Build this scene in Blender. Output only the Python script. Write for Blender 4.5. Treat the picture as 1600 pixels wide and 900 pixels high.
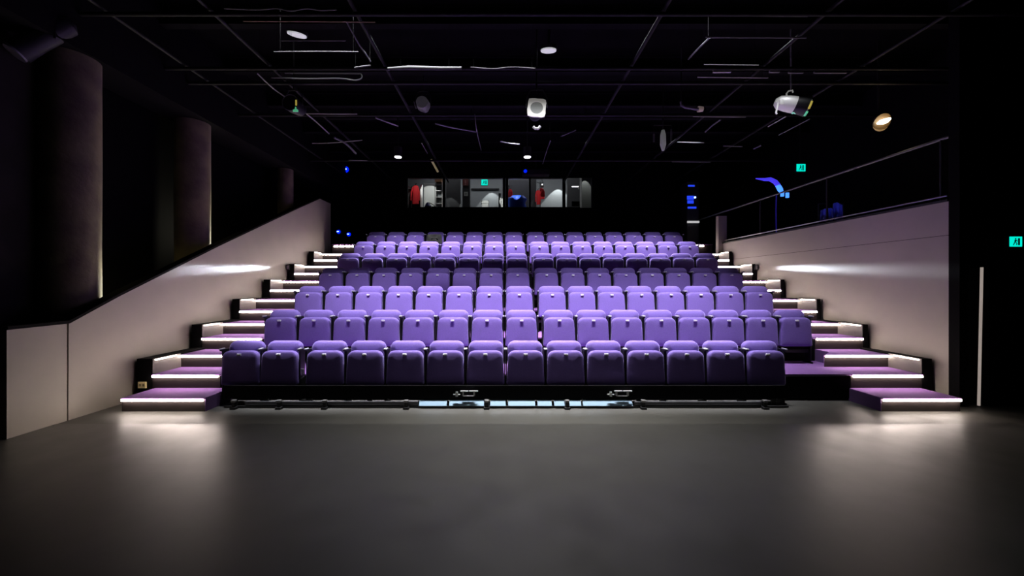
import bpy, bmesh, math, random
from mathutils import Vector, Matrix
random.seed(7)
for o in list(bpy.data.objects): bpy.data.objects.remove(o)
sc = bpy.context.scene
C = sc.collection
PI = math.pi

# ------------------------------------------------------------------ camera
EYE = 1.54
CX, CY, F = 788.0, 445.0, 600.0
cam = bpy.data.cameras.new('camera')
camo = bpy.data.objects.new('camera', cam); C.objects.link(camo)
cam.sensor_width = 36; cam.lens = F / 1600 * 36
cam.shift_x = (800 - CX) / 1600; cam.shift_y = -(450 - CY) / 1600
cam.clip_start = .05; cam.clip_end = 100
camo.location = (0, 0, EYE); camo.rotation_euler = (PI / 2, 0, 0)
sc.camera = camo

def P(px, py, D):
    return Vector(((px - CX) * D / F, D, EYE - (py - CY) * D / F))
def PX(px, D): return (px - CX) * D / F
def PZ(py, D): return EYE - (py - CY) * D / F

# ------------------------------------------------------------------ world, exposure, added house lights
w = bpy.data.worlds.new('world'); sc.world = w; w.use_nodes = True
w.node_tree.nodes['Background'].inputs[0].default_value = (.8, .85, 1, 1)
w.node_tree.nodes['Background'].inputs[1].default_value = .0
sc.view_settings.view_transform = 'Standard'; sc.view_settings.look = 'None'
sc.view_settings.exposure = 0; sc.view_settings.gamma = 1
sc.view_settings.use_curve_mapping = False

STRIP_POWER = 34.0          # emission of the warm LED strips on the steps
def spot(loc, power, half_deg, blend, col, size=.06, target=None, name='downlight_beam'):
    l = bpy.data.lights.new(name, 'SPOT'); l.energy = power; l.spot_size = math.radians(2 * half_deg)
    l.spot_blend = blend; l.color = col; l.shadow_soft_size = size
    o = bpy.data.objects.new(name, l); C.objects.link(o); o.location = loc
    if target is not None:
        o.rotation_euler = (Vector(target) - Vector(loc)).to_track_quat('-Z', 'Y').to_euler()
    return o
def area(loc, power, sx, sy, col, rot=(0, 0, 0), spread=180, name='soft_light'):
    l = bpy.data.lights.new(name, 'AREA'); l.energy = power; l.shape = 'RECTANGLE'; l.size = sx; l.size_y = sy
    l.color = col; l.spread = math.radians(spread)
    o = bpy.data.objects.new(name, l); C.objects.link(o); o.location = loc; o.rotation_euler = rot
    return o
COOL = (.92, .93, 1.0)
def batten(y, z, power, tilt, spread, x0=-3.9, x1=5.0, col=COOL):
    """long LED batten light, added to shape the light on the rows; tilt in degrees towards the back wall (negative: towards the stage)"""
    return area(((x0 + x1) / 2, y, z), power, x1 - x0, .03, col, (math.radians(tilt), 0, 0), spread, 'added_batten_light')
batten(5.10, 5.42, 190, 16, 46, -3.2, 4.1)                                  # over the front row, aimed at rows two to four
batten(5.06, 5.42, 56, -5, 58, -1.2, 2.0, (1, .97, .93))       # same line, washing the stage floor
batten(5.12, 5.42, 34, 0, 13, -3.4, 3.4)                         # narrow, straight down on the front row tops
batten(8.66, 5.28, 45, 0, 15, -3.4, 4.4)                         # narrow, straight down on the row five tops
batten(8.72, 5.28, 165, 15, 45, -3.3, 4.4)                                  # over row five, aimed at the last rows
REAR_LINE = [PX(622, 8.75), PX(824, 8.75)]

# ------------------------------------------------------------------ materials
MATS = {}
def mat(name, col, rough=.6, metal=0, emit=None, es=0, noise=None, bump=0, bscale=200, spec=.5, coat=0):
    """noise = (scale, other colour, detail): a mottled colour; bump = fine surface grain"""
    if name in MATS: return MATS[name]
    m = bpy.data.materials.new(name); m.use_nodes = True; nt = m.node_tree
    b = nt.nodes['Principled BSDF']
    b.inputs['Base Color'].default_value = (*col, 1); b.inputs['Roughness'].default_value = rough
    b.inputs['Metallic'].default_value = metal; b.inputs['Specular IOR Level'].default_value = spec
    tc = nt.nodes.new('ShaderNodeTexCoord')
    if noise:
        n = nt.nodes.new('ShaderNodeTexNoise'); n.inputs['Scale'].default_value = noise[0]; n.inputs['Detail'].default_value = noise[2]
        r = nt.nodes.new('ShaderNodeValToRGB'); r.color_ramp.elements[0].position = .35; r.color_ramp.elements[1].position = .65
        r.color_ramp.elements[0].color = (*col, 1); r.color_ramp.elements[1].color = (*noise[1], 1)
        nt.links.new(tc.outputs['Object'], n.inputs['Vector']); nt.links.new(n.outputs['Fac'], r.inputs['Fac'])
        nt.links.new(r.outputs['Color'], b.inputs['Base Color'])
    if bump:
        n = nt.nodes.new('ShaderNodeTexNoise'); n.inputs['Scale'].default_value = bscale; n.inputs['Detail'].default_value = 3
        bp = nt.nodes.new('ShaderNodeBump'); bp.inputs['Strength'].default_value = bump; bp.inputs['Distance'].default_value = .01
        nt.links.new(tc.outputs['Object'], n.inputs['Vector']); nt.links.new(n.outputs['Fac'], bp.inputs['Height'])
        nt.links.new(bp.outputs['Normal'], b.inputs['Normal'])
    if emit:
        b.inputs['Emission Color'].default_value = (*emit, 1); b.inputs['Emission Strength'].default_value = es
    MATS[name] = m
    return m

fabric = mat('purple_fabric', (.195, .122, .45), .85, noise=(60, (.22, .14, .50), 4), bump=.25, bscale=400)
_f = fabric.node_tree.nodes['Principled BSDF']
_f.inputs['Sheen Weight'].default_value = .6; _f.inputs['Sheen Roughness'].default_value = .32; _f.inputs['Sheen Tint'].default_value = (.7, .62, 1, 1)
carpet = mat('purple_carpet', (.235, .10, .35), .95, noise=(90, (.275, .12, .40), 4), bump=.6, bscale=260)
riser_m = mat('step_riser_laminate', (.020, .015, .015), .6, noise=(8, (.027, .020, .019), 3), spec=.25)
side_m = mat('purple_side_carpet', (.21, .11, .30), .95, bump=.5, bscale=260)
blk = mat('black_steel', (.010, .010, .011), .5)
blkm = mat('black_matt_paint', (.005, .005, .0055), .85, spec=.1)
shell_m = mat('black_plastic', (.014, .013, .018), .45)
platem = mat('pale_number_plate', (.85, .83, .9), .35)
capm = mat('pale_arm_cap', (.62, .6, .66), .35)
silver = mat('brushed_silver', (.62, .62, .63), .38, .85)
paintw = mat('pale_painted_metal', (.6, .58, .55), .5)
underlight_m = mat('pale_blue_underlight', (.36, .52, .66), .35, .0)  # light seen under the tier, put into the rail's colour
wallp = mat('beige_wall_panel', (.38, .35, .295), .55, noise=(1.6, (.42, .38, .32), 5), bump=.06, bscale=30)
kickm = mat('beige_kick_panel', (.15, .135, .12), .5, noise=(4, (.17, .15, .135), 3))
dark_wall = mat('dark_brown_wall', (.022, .019, .019), .8, spec=.2, noise=(2.2, (.034, .029, .028), 6), bump=.2, bscale=12)
black_drape = mat('black_drape', (.0055, .0055, .006), .95, spec=.05)
plaster = mat('stained_plaster', (.20, .175, .10), .85, noise=(2.6, (.10, .078, .062), 7), bump=.5, bscale=18)
ceil_m = mat('black_ceiling', (.0022, .0022, .0026), .9, noise=(3, (.0035, .0035, .004), 3), spec=.06)
cond = mat('grey_conduit', (.34, .33, .33), .4, .4)
pipem = mat('black_pipe_paint', (.0045, .0045, .005), .62, spec=.3)
dimc2 = mat('dark_conduit', (.022, .022, .023), .6)
dimc = mat('dim_conduit', (.10, .10, .10), .5)
duct_m = mat('grey_duct', (.15, .15, .15), .45, .3)
led = mat('warm_led_strip', (1, .95, .9), .4, emit=(1, .85, .76), es=STRIP_POWER)
led_soft = mat('soft_led_strip', (1, .95, .9), .4, emit=(1, .87, .78), es=9)
blue_led = mat('blue_led', (.02, .02, .6), .3, emit=(.0, .012, 1), es=1.6)
blue_core = mat('pale_blue_led', (.5, .6, 1), .3, emit=(.25, .4, 1), es=5)
teal = mat('teal_sign_face', (0, .6, .5), .4, emit=(0, .78, .60), es=1.1)
teal_dark = mat('dark_teal_figure', (0, .1, .08), .5)
white_em = mat('lit_white_lens', (1, 1, 1), .3, emit=(.95, .95, 1), es=3)
disc_m = mat('milky_lens', (.8, .8, .8), .4, emit=(.8, .82, .85), es=.55)
yel = mat('yellow_gel_glow', (.8, .65, .1), .4, emit=(.8, .65, .12), es=.35)  # weak emission paints the glint on the yellow gel
grn = mat('green_gel_glow', (.2, .8, .45), .4, emit=(.15, .8, .4), es=.35)  # green gel glint, likewise put in as emission
redm = mat('red_cloth', (.75, .02, .03), .8, bump=.3, bscale=40)
blue_cloth = mat('blue_plastic_sheet', (.02, .12, .95), .45, bump=.3, bscale=12)
booth_wall = mat('booth_grey_wall', (.32, .34, .36), .8)
booth_dark = mat('booth_dark_wall', (.05, .05, .055), .8)
whitem = mat('white_paint', (.8, .8, .78), .5)
cardb = mat('brown_cardboard', (.28, .14, .07), .8)
darkred = mat('dark_red_sign', (.22, .06, .06), .6)
glassm = bpy.data.materials.new('clear_glass'); glassm.use_nodes = True
_b = glassm.node_tree.nodes['Principled BSDF']; _b.inputs['Transmission Weight'].default_value = 1
_b.inputs['Roughness'].default_value = 0; _b.inputs['IOR'].default_value = 1.02

# stage floor: dull dark paint with scuffs; the vinyl sheet in front of it is a little shinier
def floor_material(name, c1, c2, r0, r1):
    m = bpy.data.materials.new(name); m.use_nodes = True; nt = m.node_tree; b = nt.nodes['Principled BSDF']
    tc = nt.nodes.new('ShaderNodeTexCoord')
    n = nt.nodes.new('ShaderNodeTexNoise'); n.inputs['Scale'].default_value = 1.3; n.inputs['Detail'].default_value = 8; n.inputs['Roughness'].default_value = .65
    r = nt.nodes.new('ShaderNodeValToRGB'); r.color_ramp.elements[0].position = .3; r.color_ramp.elements[1].position = .7
    r.color_ramp.elements[0].color = (*c1, 1); r.color_ramp.elements[1].color = (*c2, 1)
    nt.links.new(tc.outputs['Object'], n.inputs['Vector']); nt.links.new(n.outputs['Fac'], r.inputs['Fac']); nt.links.new(r.outputs['Color'], b.inputs['Base Color'])
    n2 = nt.nodes.new('ShaderNodeTexNoise'); n2.inputs['Scale'].default_value = 3; n2.inputs['Detail'].default_value = 6
    mr = nt.nodes.new('ShaderNodeMapRange'); mr.inputs[1].default_value = .3; mr.inputs[2].default_value = .7; mr.inputs[3].default_value = r0; mr.inputs[4].default_value = r1
    nt.links.new(tc.outputs['Object'], n2.inputs['Vector']); b.inputs['Specular IOR Level'].default_value = .85; nt.links.new(n2.outputs['Fac'], mr.inputs[0]); nt.links.new(mr.outputs[0], b.inputs['Roughness'])
    return m
floor_m = floor_material('dark_painted_floor', (.088, .085, .076), (.105, .102, .090), .42, .55)
vinyl_m = floor_material('grey_vinyl', (.070, .068, .062), (.086, .084, .077), .33, .42)

# ------------------------------------------------------------------ mesh helpers
def box(bm, x0, x1, y0, y1, z0, z1, bev=0):
    vs = [bm.verts.new((x, y, z)) for x in (x0, x1) for y in (y0, y1) for z in (z0, z1)]
    idx = [(0, 1, 3, 2), (4, 6, 7, 5), (0, 4, 5, 1), (2, 3, 7, 6), (0, 2, 6, 4), (1, 5, 7, 3)]
    fs = [bm.faces.new([vs[i] for i in f]) for f in idx]
    if bev:
        es = list({e for f in fs for e in f.edges})
        bmesh.ops.bevel(bm, geom=es, offset=bev, segments=2, affect='EDGES', profile=.5)
def poly_x(bm, pts, x0, x1):
    """outline in (y, z), extruded in x"""
    a = [bm.verts.new((x0, y, z)) for y, z in pts]; b = [bm.verts.new((x1, y, z)) for y, z in pts]
    bm.faces.new(a); bm.faces.new(b[::-1]); n = len(pts)
    for i in range(n): bm.faces.new((a[i], b[i], b[(i + 1) % n], a[(i + 1) % n]))
def poly_y(bm, pts, y0, y1):
    a = [bm.verts.new((x, y0, z)) for x, z in pts]; b = [bm.verts.new((x, y1, z)) for x, z in pts]
    bm.faces.new(a); bm.faces.new(b[::-1]); n = len(pts)
    for i in range(n): bm.faces.new((a[i], b[i], b[(i + 1) % n], a[(i + 1) % n]))
def tube(bm, pts, r, seg=10, cap=True):
    pts = [Vector(p) for p in pts]; rs = r if isinstance(r, (list, tuple)) else [r] * len(pts)
    rings = []; up = None
    for i, p in enumerate(pts):
        d = (pts[min(i + 1, len(pts) - 1)] - pts[max(i - 1, 0)]).normalized()
        if up is None: up = Vector((0, 0, 1)) if abs(d.z) < .9 else Vector((1, 0, 0))
        s = d.cross(up).normalized(); up = s.cross(d).normalized()
        rings.append([bm.verts.new(p + (s * math.cos(2 * PI * k / seg) + up * math.sin(2 * PI * k / seg)) * rs[i]) for k in range(seg)])
    for a, b in zip(rings, rings[1:]):
        for k in range(seg): bm.faces.new((a[k], a[(k + 1) % seg], b[(k + 1) % seg], b[k]))
    if cap: bm.faces.new(rings[0][::-1]); bm.faces.new(rings[-1])
def rr(wb, wt, z0, z1, r, seg=6, rb=.02):
    """rounded trapezoid outline (x, z), big radius on top, small below"""
    out = []
    for cx, cz, a0, rad in ((wt / 2 - r, z1 - r, 0, r), (-wt / 2 + r, z1 - r, 90, r), (-wb / 2 + rb, z0 + rb, 180, rb), (wb / 2 - rb, z0 + rb, 270, rb)):
        for k in range(seg + 1):
            a = math.radians(a0 + 90 * k / seg); out.append((cx + rad * math.cos(a), cz + rad * math.sin(a)))
    return out
def cushion(bm, wb, wt, z0, z1, r, y0, y1, edge=.018, bulge=.012, tilt=0, zt=0):
    """padded slab: rounded edges, slightly domed faces; front towards -y"""
    L = []
    def ring(ins, y):
        pts = rr(wb - 2 * ins, wt - 2 * ins, z0 + ins, z1 - ins, max(r - ins, .012), rb=max(.028 - ins, .008))
        return [bm.verts.new((x, y + (z - zt) * tilt, z)) for x, z in pts]
    for ins, y in ((.14, y0 - bulge), (.07, y0 - bulge * .8), (.03, y0 - bulge * .2), (edge * .45, y0 + edge * .2), (edge * .1, y0 + edge * .6), (0, y0 + edge * 1.2),
                   (0, y1 - edge), (edge * .3, y1 - edge * .3), (edge, y1)):
        L.append(ring(ins, y))
    n = len(L[0])
    for a, b in zip(L, L[1:]):
        for k in range(n): bm.faces.new((a[k], a[(k + 1) % n], b[(k + 1) % n], b[k]))
    bm.faces.new(L[0][::-1]); bm.faces.new(L[-1])
def disc(bm, c, r, axis, seg=20, h=.01):
    c = Vector(c); ax = Vector(axis).normalized(); tube(bm, [c, c + ax * h], r, seg)
def new(): return bmesh.new()
def obj(name, bm, m, parent=None, smooth=False, loc=None):
    bmesh.ops.recalc_face_normals(bm, faces=bm.faces)
    me = bpy.data.meshes.new(name); bm.to_mesh(me); bm.free(); me.materials.append(m)
    if smooth:
        for p in me.polygons: p.use_smooth = True
        try: me.set_sharp_from_angle(angle=math.radians(40))
        except Exception: pass
    o = bpy.data.objects.new(name, me); C.objects.link(o)
    if parent: o.parent = parent
    if loc is not None: o.location = loc
    return o
def tag(o, label, cat, group=None):
    o['label'] = label; o['category'] = cat
    if group: o['group'] = group
    return o
def thing(name, label, cat, loc=(0, 0, 0), group=None, rot=None):
    o = bpy.data.objects.new(name, None); C.objects.link(o); o.location = loc
    if rot: o.rotation_euler = rot
    return tag(o, label, cat, group)
def struct(name, bm, m, smooth=False):
    o = obj(name, bm, m, smooth=smooth); o['kind'] = 'structure'; return o
def B(x0, x1, y0, y1, z0, z1, bev=0):
    bm = new(); box(bm, x0, x1, y0, y1, z0, z1, bev); return bm
def kids(o): return [c for c in C.objects if c.parent == o]
def dup(root, loc, label, group=None, rot=None):
    r = root.copy(); C.objects.link(r); r.location = loc; r['label'] = label
    if rot is not None: r.rotation_euler = rot
    if group: r['group'] = group
    for ch in kids(root):
        c = ch.copy(); C.objects.link(c); c.parent = r
        for g in kids(ch):
            d = g.copy(); C.objects.link(d); d.parent = c
    return r
ORD = ['', 'first', 'second', 'third', 'fourth', 'fifth', 'sixth', 'seventh', 'eighth', 'ninth', 'tenth', 'eleventh', 'twelfth', 'thirteenth', 'fourteenth', 'fifteenth', 'sixteenth']

# ------------------------------------------------------------------ room shell
CEIL = 5.62; BACK = 12.3; XL = -4.95; XR = 5.75; XLO = -5.75; XRO = 7.6
struct('floor', B(XLO - .6, XRO + 3, -3, 17.2, -.1, 0), floor_m)
struct('ceiling', B(XLO - .6, XRO + 3, -3, BACK + .15, CEIL, CEIL + .1), ceil_m)
tag(obj('dance_floor_mat', B(-6.2, 6.9, -2.9, 4.24, 0, .004), vinyl_m), 'wide grey vinyl sheet covering the stage floor in front of the seating', 'floor mat')
struct('wall_front', B(XLO - .6, XRO + 3, -3.1, -3, 0, CEIL), black_drape)
struct('wall_left', B(XLO - .1, XLO, -3, BACK, 0, CEIL), black_drape)
struct('wall_right', B(XRO, XRO + .1, 4.95, BACK, 0, CEIL), black_drape)
# back wall with the control room opening
wx0, wx1, wz0, wz1 = PX(636, BACK), PX(925, BACK), PZ(325, BACK), PZ(276, BACK)
bm = new()
box(bm, XLO, wx0, BACK, BACK + .15, 0, CEIL); box(bm, wx1, XRO, BACK, BACK + .15, 0, CEIL)
box(bm, wx0, wx1, BACK, BACK + .15, 0, wz0); box(bm, wx0, wx1, BACK, BACK + .15, wz1, CEIL)
struct('wall_back', bm, black_drape)
# black wall right of the seating, facing the stage
bm = new(); box(bm, XR, PX(1514, 4.85), 4.85, 4.97, 0, CEIL); box(bm, PX(1545, 4.85), XRO + 3, 4.85, 4.97, 0, CEIL); box(bm, PX(1514, 4.85), PX(1545, 4.85), 4.85, 4.97, 2.15, CEIL)
struct('wall_right_front', bm, black_drape)
d = struct('door_1', B(PX(1514, 4.9) , PX(1545, 4.9), 4.93, 4.97, 0, 2.15), blkm)
ed = obj('door_edge', B(-.009, .009, -.012, .012, .02, 1.76, .003), mat('door_edge_glow', (.85, .8, .75), .4, emit=(1, .85, .75), es=.28), loc=(PX(1531, 4.83), 4.83, 0)); ed.parent = d; ed.rotation_euler.y = .022; ed.location.x -= .014  # emission put in so the lit door edge looks bright; no lamp

# near left: drape leg at the frame edge
bm = new(); n = 26
top = []; bot = []
for i in range(n + 1):
    x = -7.2 + 2.22 * i / n; y = 3.72 + .05 * math.sin(i * 1.9)
    bot.append(bm.verts.new((x, y, .01))); top.append(bm.verts.new((x, y, CEIL - .05)))
for i in range(n): bm.faces.new((bot[i], bot[i + 1], top[i + 1], top[i]))
dr = obj('stage_curtain', bm, black_drape, smooth=True)
so = dr.modifiers.new('thick', 'SOLIDIFY'); so.thickness = .012
tag(dr, 'black stage curtain hanging at the left end of the pale side wall', 'curtain')

# left side wall: low flat panel then the long sloping panel, black capping on top
bm = new(); poly_x(bm, [(3.82, 0), (4.345, 0), (4.345, 1.10), (3.82, 1.09)], XL - .1, XL)
struct('wall_left_low_panel', bm, wallp)
slope = [(4.365, 1.10), (4.925, 1.39), (6.63, 2.20), (9.12, 3.33), (10.3, 3.85), (10.95, 3.85)]
bm = new(); poly_x(bm, [(4.36, 0)] + slope + [(10.95, 0)], XL - .1, XL)
struct('wall_left_sloping_panel', bm, wallp)
bm = new(); cap = [(3.82, 1.09)] + slope
poly_x(bm, cap + [(y, z + .035) for y, z in cap[::-1]], XL - .13, XL + .012)
o = struct('trim_1', bm, blkm)
# dim wall behind and the beam over the openings
struct('trim_2', B(XL - .72, XL - .08, 3.8, BACK, 4.33, CEIL), blkm)
struct('wall_left_upper', B(XL - .6, XL - .5, 3.8, 4.55, 0, CEIL), dark_wall)
# round plaster columns
def column(px, D, X, r, label):
    bm = new(); tube(bm, [(X, D, z) for z in (0, 1, 2, 3, 4, 4.325)], [r * k for k in (1, 1.01, .99, 1.01, 1, 1)], 28)
    o = obj('plaster_column', bm, plaster, smooth=True); tag(o, label, 'column', 'plaster columns along the left wall'); return o
column(0, 4.72, -5.33, .27, 'nearest stained plaster column above the left side wall')
column(0, 6.62, -5.37, .25, 'middle rough plaster column above the left side wall')
column(0, 9.30, -5.30, .17, 'farthest slim plaster column above the left side wall')

for y, lab in ((5.62, 'left parapet, between the first and middle columns'), (7.5, 'left parapet, beyond the middle column')):
    zz = 1.10 + .47 * (y - 4.36) - .12
    t = thing('added_work_lamp', 'added small shaded work lamp behind the ' + lab, 'lamp', (-5.28, y, zz - .2), 'added work lamps behind the left parapet')
    obj('housing', B(-.08, .08, 0, .08, 0, .12, .006), blk, t); obj('lens', B(-.07, .07, -.006, .0, .012, .108), disc_m, t)
    bm = new(); tube(bm, [(0, .04, 0), (0, .04, .2 - zz)], .012, 6); obj('stem', bm, blk, t)
    area((-5.28, y - .012, zz - .14), 16, .12, .1, (1, .93, .70), (math.radians(112), 0, PI), 120, 'added_work_light')  # unseen lamps added to light the column bases
# right side wall, seam, gallery above it
struct('wall_right_panel', B(XR, XR + .1, 4.97, 10.1, 0, 2.18), wallp)
struct('wall_right_upper_panel', B(XR, XR + .1, 4.97, 10.1, 2.186, 2.62), wallp)
struct('trim_3', B(XR + .004, XR + .08, 4.97, 10.1, 2.178, 2.188), blkm)
struct('trim_4', B(XR - .02, XR + .12, 4.97, 10.1, 2.62, 2.65), blk)
struct('wall_right_end_post', B(XR - .12, XR + .1, 10.1, 10.22, 0, 3.35), wallp)
struct('trim_5', B(XR + .1, XRO, 4.97, BACK, 2.42, 2.55), blkm)      # gallery deck
t = thing('handrail', 'long thin metal handrail above the right side wall', 'handrail', (XR + .05, 0, 0))
bm = new(); tube(bm, [(0, 4.99, 3.47), (0, 12.2, 3.47)], .018); obj('rail', bm, duct_m, t, True)
for k, y in enumerate((5.1, 6.9, 8.7, 10.5, 12.1)):
    bm = new(); tube(bm, [(0, y, 2.65 if y < 10.1 else 2.55), (0, y, 3.46)], .014, 8); obj('post', bm, blk, t, True)
bm = new(); tube(bm, [(XR + .02, 5.0, 2.70), (XR + .02, 10.05, 2.70)], .011, 8)
tag(obj('edge_pipe', bm, silver, smooth=True), 'thin shiny pipe lying along the top edge of the right side wall', 'pipe')

# ------------------------------------------------------------------ tier platforms
def tread(r): return 0.0 if r == 1 else .165 + .1825 * (2 * r - 3)
def front(r): return 5.12 + .9 * (r - 2)
XI_L, XI_R = -3.79, 4.87
for r in range(2, 8):
    z = tread(r); y0 = front(r); y1 = y0 + .9
    xr = 4.62 if r == 2 else XI_R
    t = thing('seating_platform', f'purple carpeted platform carrying the {ORD[r] if r < 7 else "rearmost"} row of seats' + (', counted from the stage' if r < 7 else ''), 'platform', (0, y0, 0), 'stepped seating platforms')
    z0 = max(tread(r - 1) - .3, 0) if r > 2 else .06
    obj('riser', B(XI_L, xr, .01, .9, z0, z - .02), blkm, t)
    obj('tread', B(XI_L, xr, 0, .9, z - .02, z), carpet, t)
    if r == 2:
        obj('tread', B(4.62, XI_R, .45, .9, z - .02, z), carpet, t); obj('riser', B(4.62, XI_R, .45, .9, z0, z - .02), blkm, t)
        for c, (a, b, g) in enumerate([(-3.6, -3.4, 0), (-1, -.8, 0), (1.6, 1.8, 0), (4.2, 4.4, 0)]):
            obj('foot', B(a, b, .3, .5, 0, .06), blk, t)
tag(obj('rear_barrier', B(XI_L, XI_R, 10.54, 10.6, 0, 2.9), blkm), 'low black barrier closing the seating behind the back row', 'barrier')

# ------------------------------------------------------------------ aisle steps
def stepz(k): return .165 + .1825 * (k - 1) if k < 14 else 2.645
def stepy(k): return 4.67 + .45 * (k - 1)
def aisle_step(side, k):
    z = stepz(k); y0 = stepy(k); run = .45
    if side == 'left':
        xo = {1: -4.65, 2: -4.69, 3: -4.69, 4: -4.74, 5: -4.74}.get(k, -4.77); xi = -3.64 if k == 1 else XI_L - .002
        if k == 14: xo = -4.72; xi = PX(556, y0)
        so = -1
    else:
        xo = {1: 5.545, 2: 5.57, 3: 5.57, 4: 5.62, 5: 5.62}.get(k, 5.63); xi = {1: 4.585, 2: 4.622, 3: 4.64}.get(k, XI_R + .002)
        if k == 14: xo = 5.70; xi = XI_R + .3
        if k == 13: xo = 5.66
        so = 1
    a, b = min(xo, xi), max(xo, xi)
    if k == 14: run = BACK - y0
    w_ = 'left' if side == 'left' else 'right'
    place = {1: 'lowest, standing on the stage floor', 14: 'topmost, forming the landing'}.get(k, f'{ORD[k]} up from the stage floor')
    t = thing('aisle_step', f'purple {w_} aisle step with glowing edge, {place}', 'step', ((a + b) / 2, y0, 0), f'lit steps of the {w_} aisle')
    h = (b - a) / 2
    zb = 0 if k == 1 else max(0, z - .42)
    inner = -so * h
    if side == 'right' and k == 3:                 # splayed inner edge beside the last chair of the second row
        zb = stepz(2) + .001; kk = XI_R - (a + b) / 2
        def outline(y0_, z0_, z1_, d_=0):
            bm = new(); pts = [(-h + d_, y0_), (h, y0_), (h, .45), (kk + d_, .45), (kk + d_, .19)]
            lo = [bm.verts.new((x, y, z0_)) for x, y in pts]; hi = [bm.verts.new((x, y, z1_)) for x, y in pts]
            bm.faces.new(lo); bm.faces.new(hi[::-1])
            for i in range(5): bm.faces.new((lo[i], hi[i], hi[(i + 1) % 5], lo[(i + 1) % 5]))
            return bm
        obj('riser', outline(.004, zb, z - .012, .004), riser_m, t)
        obj('tread', outline(-.015, z - .012, z), carpet, t)
        bm = new(); p_ = [(-h, .004), (kk, .19), (kk, .45), (kk + .004, .45), (kk + .004, .19), (-h + .005, .004)]
        lo = [bm.verts.new((x, y, zb)) for x, y in p_]; hi = [bm.verts.new((x, y, z - .012)) for x, y in p_]
        for i in range(6): bm.faces.new((lo[i], hi[i], hi[(i + 1) % 6], lo[(i + 1) % 6]))
        obj('side_panel', bm, side_m, t)
    else:
        obj('riser', B(-h, h, 0, run, zb, z - .012), riser_m, t)
        obj('tread', B(-h, h, -.015, run, z - .012, z), carpet, t)
    # inner cheek in carpet
    if k == 1 or (k == 3 and side == 'left'):
        obj('side_panel', B(min(inner, inner - so * .004), max(inner, inner - so * .004), 0, run, 0 if k == 1 else stepz(k - 1) + .001, z - .012), side_m, t)
    if k != 14: obj('light_strip', B(-h + .01, h - .01, -.026, -.006, z - .038, z - .011, .004), led, t)
    else:
        if side == 'left':
            for q in range(4):
                x = -h + .06 + q * .16
                obj('light_strip', B(x, x + .12, -.028, -.006, z - .075, z - .03, .01), led, t)
        else: obj('light_strip', B(-.36, .02, -.028, -.006, z - .06, z - .02, .01), led, t)
for k in range(1, 15):
    aisle_step('left', k); aisle_step('right', k)
# kick panels on the wall side, one per platform level
def kick(side, k):
    z = stepz(k); y0 = stepy(k); top = z + .205
    if side == 'left':
        xi = {2: -4.695, 4: -4.745}.get(k, -4.775); xo = XL + .05; so = -1
    else:
        xi = {2: 5.575, 4: 5.625}.get(k, 5.635); xo = XR - .05; so = 1
    a, b = min(xi, xo), max(xi, xo)
    t = thing('kick_panel', f'black ended kick panel beside the {ORD[k]} step of the {side} aisle, lit inside', 'panel', (0, y0, 0), f'kick panels along the {side} wall')
    obj('box', B(a, b, 0, .9, max(z - .42, 0), top, .0), blkm, t)
    f = (xi, xi - so * .008)
    obj('face_panel', B(min(f), max(f), .004, .449, z + .002 if k else 0, top - .004), kickm, t)
    f2 = (xi - so * .008, xi - so * .020)
    obj('light_strip', B(min(f2), max(f2), .03, .36, top - .028, top - .010, .003), led_soft, t)
for k in (2, 4, 6, 8, 10, 12):
    kick('left', k); kick('right', k)
for X, so_, side in ((XL + .075, -1, 'left'), (XR - .075, 1, 'right')):
    X = XL + .055 if so_ < 0 else XR - .055
    t = thing('added_beam_lamp', f'added tiny white beam lamp on the kick panel end at the tenth {side} step', 'lamp', (X, 8.72, 1.93), 'added beam lamps on the kick panels')
    obj('housing', B(-.03, .03, -.05, 0, -.05, .06, .004), blk, t)
    obj('lens', B(-.022, .022, -.054, -.05, -.042, .052, .001), platem, t)
    area((X, 8.655, 1.93), .8, .04, .08, (.8, .88, 1), (0, 0, 0), 5, 'added_wall_beam').rotation_euler = (PI / 2 - .060, 0, PI + .032 * so_)  # lamp and beam added to draw the pale streak along the wall
s = thing('wall_socket', 'small yellow socket plate on the dark panel above the lowest left step', 'socket', P(222.5, 601.5, 5.115))
obj('plate', B(-.055, .055, -.008, .004, -.042, .042, .004), mat('yellow_plate_glow', (.85, .68, .36), .4, emit=(.9, .65, .3), es=.12), s)  # weak emission lifts the plate as if light fell on it
bm = new(); box(bm, -.035, -.01, -.011, -.008, -.016, .016); box(bm, .01, .035, -.011, -.008, -.016, .016)
obj('switch', bm, mat('dull_yellow', (.5, .38, .16), .5), s)

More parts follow.
